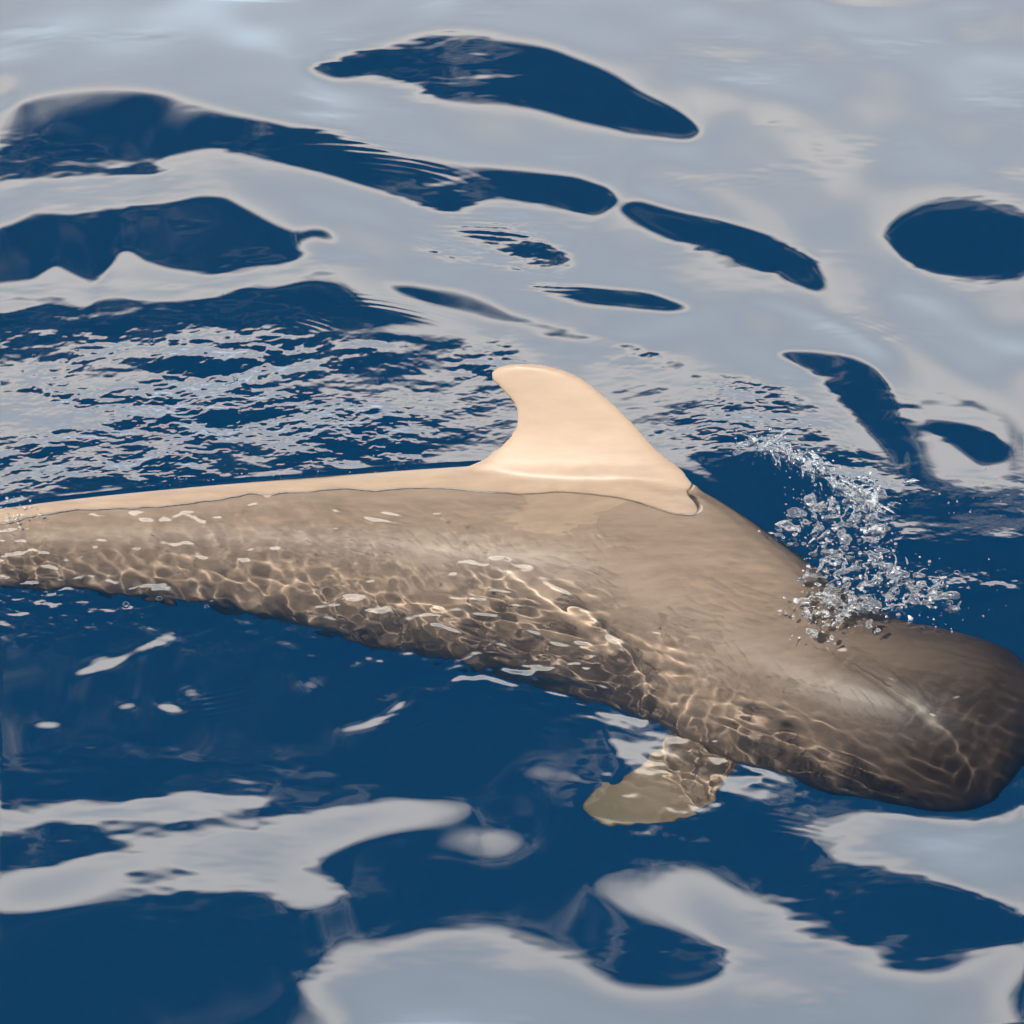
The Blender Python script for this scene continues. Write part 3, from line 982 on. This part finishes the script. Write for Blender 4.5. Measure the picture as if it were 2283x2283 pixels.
    # a few spouts thrown higher
    for x, y, dx, h_ in ((1640, 985, 8, .075), (1652, 975, -4, .06), (1600, 1000, 10, .04), (1560, 985, 6, .04)):
        a = on_water(x, y, 0)
        strand(a, a + Vector((dx * .002, .01, h_)), .0045, Vector((.008, 0, 0)))
        for k in range(10):
            blob(a + Vector((dx * .002 + g.gauss(0, .01), .01 + g.gauss(0, .01), h_ * g.uniform(.5, 1.35))), g.choice((.0015, .002, .003, .004)))
    # stray drops around, and by the tail
    for k in range(130):
        x, y = g.uniform(1480, 1900), g.uniform(900, 1200)
        blob(on_water(x, y, .001), g.choice((.001, .0015, .002, .003)))
    for k in range(70):
        blob(on_water(abs(g.gauss(0, 40)), 960 + g.gauss(0, 14), abs(g.gauss(0, .01))), g.choice((.001, .002, .003, .004)))
    for k in range(60):
        u = g.random()
        blob(on_water(300 + 560 * u, 925 - 48 * u + g.gauss(0, 7), abs(g.gauss(0, .003))), g.choice((.001, .0015, .002)))
    me = bpy.data.meshes.new('raw')
    me.from_pydata([tuple(v) for v in big[0]], [], big[1])
    o = bpy.data.objects.new('raw', me)
    COL.objects.link(o)
    r = o.modifiers.new('r', 'REMESH'); r.mode = 'VOXEL'; r.voxel_size = 0.0024
    s2 = o.modifiers.new('s', 'SMOOTH'); s2.factor = 0.5; s2.iterations = 4
    dg = bpy.context.evaluated_depsgraph_get()
    me2 = bpy.data.meshes.new_from_object(o.evaluated_get(dg), depsgraph=dg)
    bpy.data.objects.remove(o)
    bm = bmesh.new()
    bm.from_mesh(me2)
    me3 = bpy.data.meshes.new('drops')
    me3.from_pydata([tuple(v) for v in small[0]], [], small[1])
    bm.from_mesh(me3)
    me4 = bpy.data.meshes.new('water_splash')
    bm.to_mesh(me4); bm.free()
    me4.polygons.foreach_set('use_smooth', [True] * len(me4.polygons))
    me4.materials.append(M_SPLASH)
    o = bpy.data.objects.new('water_splash', me4)
    COL.objects.link(o)
    tag(o, 'white spray and drops of water thrown up over the whale\'s head', 'splash', kind='stuff')


splash()


def bubbles():
    g = random.Random(9)
    bm = bmesh.new()
    bmesh.ops.create_uvsphere(bm, u_segments=20, v_segments=12, radius=1.0)
    bmesh.ops.delete(bm, geom=[v for v in bm.verts if v.co.z < -0.35], context='VERTS')
    me = bpy.data.meshes.new('bubble')
    bm.to_mesh(me); bm.free()
    me.polygons.foreach_set('use_smooth', [True] * len(me.polygons))
    me.materials.append(M_BUBBLE)

    def put(pts, label, group):
        for (px, py, r) in pts:
            p = at_z(px, py)
            o = bpy.data.objects.new('bubble', me)
            COL.objects.link(o)
            o.location = (p.x, p.y, level(p.x, p.y) + .1 * r)
            o.scale = (r, r, r * .8)
            tag(o, label(px, py, r), 'bubble', group)
    k = 0.5256
    wake = [(545, 1235, 22), (275, 1245, 16), (120, 1262, 13), (490, 1395, 14), (1220, 1340, 12), (1265, 1352, 13), (1460, 1270, 13), (870, 1335, 12), (845, 1370, 15),
            (1100, 1365, 11), (1435, 1385, 10), (860, 1495, 10), (900, 1550, 10), (935, 1552, 11), (1265, 1265, 9), (780, 1435, 8), (715, 1295, 11), (735, 1305, 9),
            (420, 1255, 8), (80, 1315, 9), (405, 1495, 8), (230, 1590, 10), (150, 1690, 10), (95, 1745, 9), (1000, 1390, 8), (1085, 1290, 8), (560, 1305, 7), (800, 1085, 6)]
    put([(x * k, y * k, r * .00052) for x, y, r in wake], lambda x, y, r: (
        'largest clear bubble on the wake, in dark blue water far beyond the tail' if r > .011 else
        'small clear bubble on choppy water close behind the dorsal fin' if x > 570 else
        'tiny clear bubble on the choppy wake right beside the exposed tail' if y > 760 else
        'clear bubble with a bright rim on the calmer outer edge of the wake' if y < 690 else
        'small clear bubble among broken ripples in the middle of the wake'), 'bubbles on the wake')
    off = 1083 / 2283 * 1932
    flank = [(450, 385, 20), (570, 370, 20), (740, 395, 15), (180, 435, 9), (270, 443, 8), (330, 453, 6), (640, 290, 9), (1590, 128, 12), (1660, 145, 10), (1710, 215, 11)]
    put([(x * k, off + y * k, r * .00055) for x, y, r in flank], lambda x, y, r: (
        'clear bubble over the sunlit back below the dorsal fin' if x > 800 else
        'large clear bubble at the lower edge of the submerged tail' if r > .008 else
        'tiny clear bubble on blue water along the lower edge of the tail'), 'bubbles along the flank')
    head = [(1690, 335, 20), (1665, 430, 24), (1632, 418, 18), (580, 460, 10), (1520, 360, 20), (1270, 380, 16), (1215, 320, 18), (1400, 455, 20), (1480, 445, 14), (1180, 215, 13),
            (1120, 95, 12), (1330, 300, 14), (1455, 270, 12)]
    put([(off + x * k, off + y * k, r * .00055) for x, y, r in head], lambda x, y, r: (
        'big clear bubble on dark water just ahead of the splash' if x > 1750 else
        'small clear bubble over the whale\'s shoulder, apart from the splash' if x < 1350 else
        'clear bubble among the white spray of the splash'), 'bubbles at the splash')


bubbles()
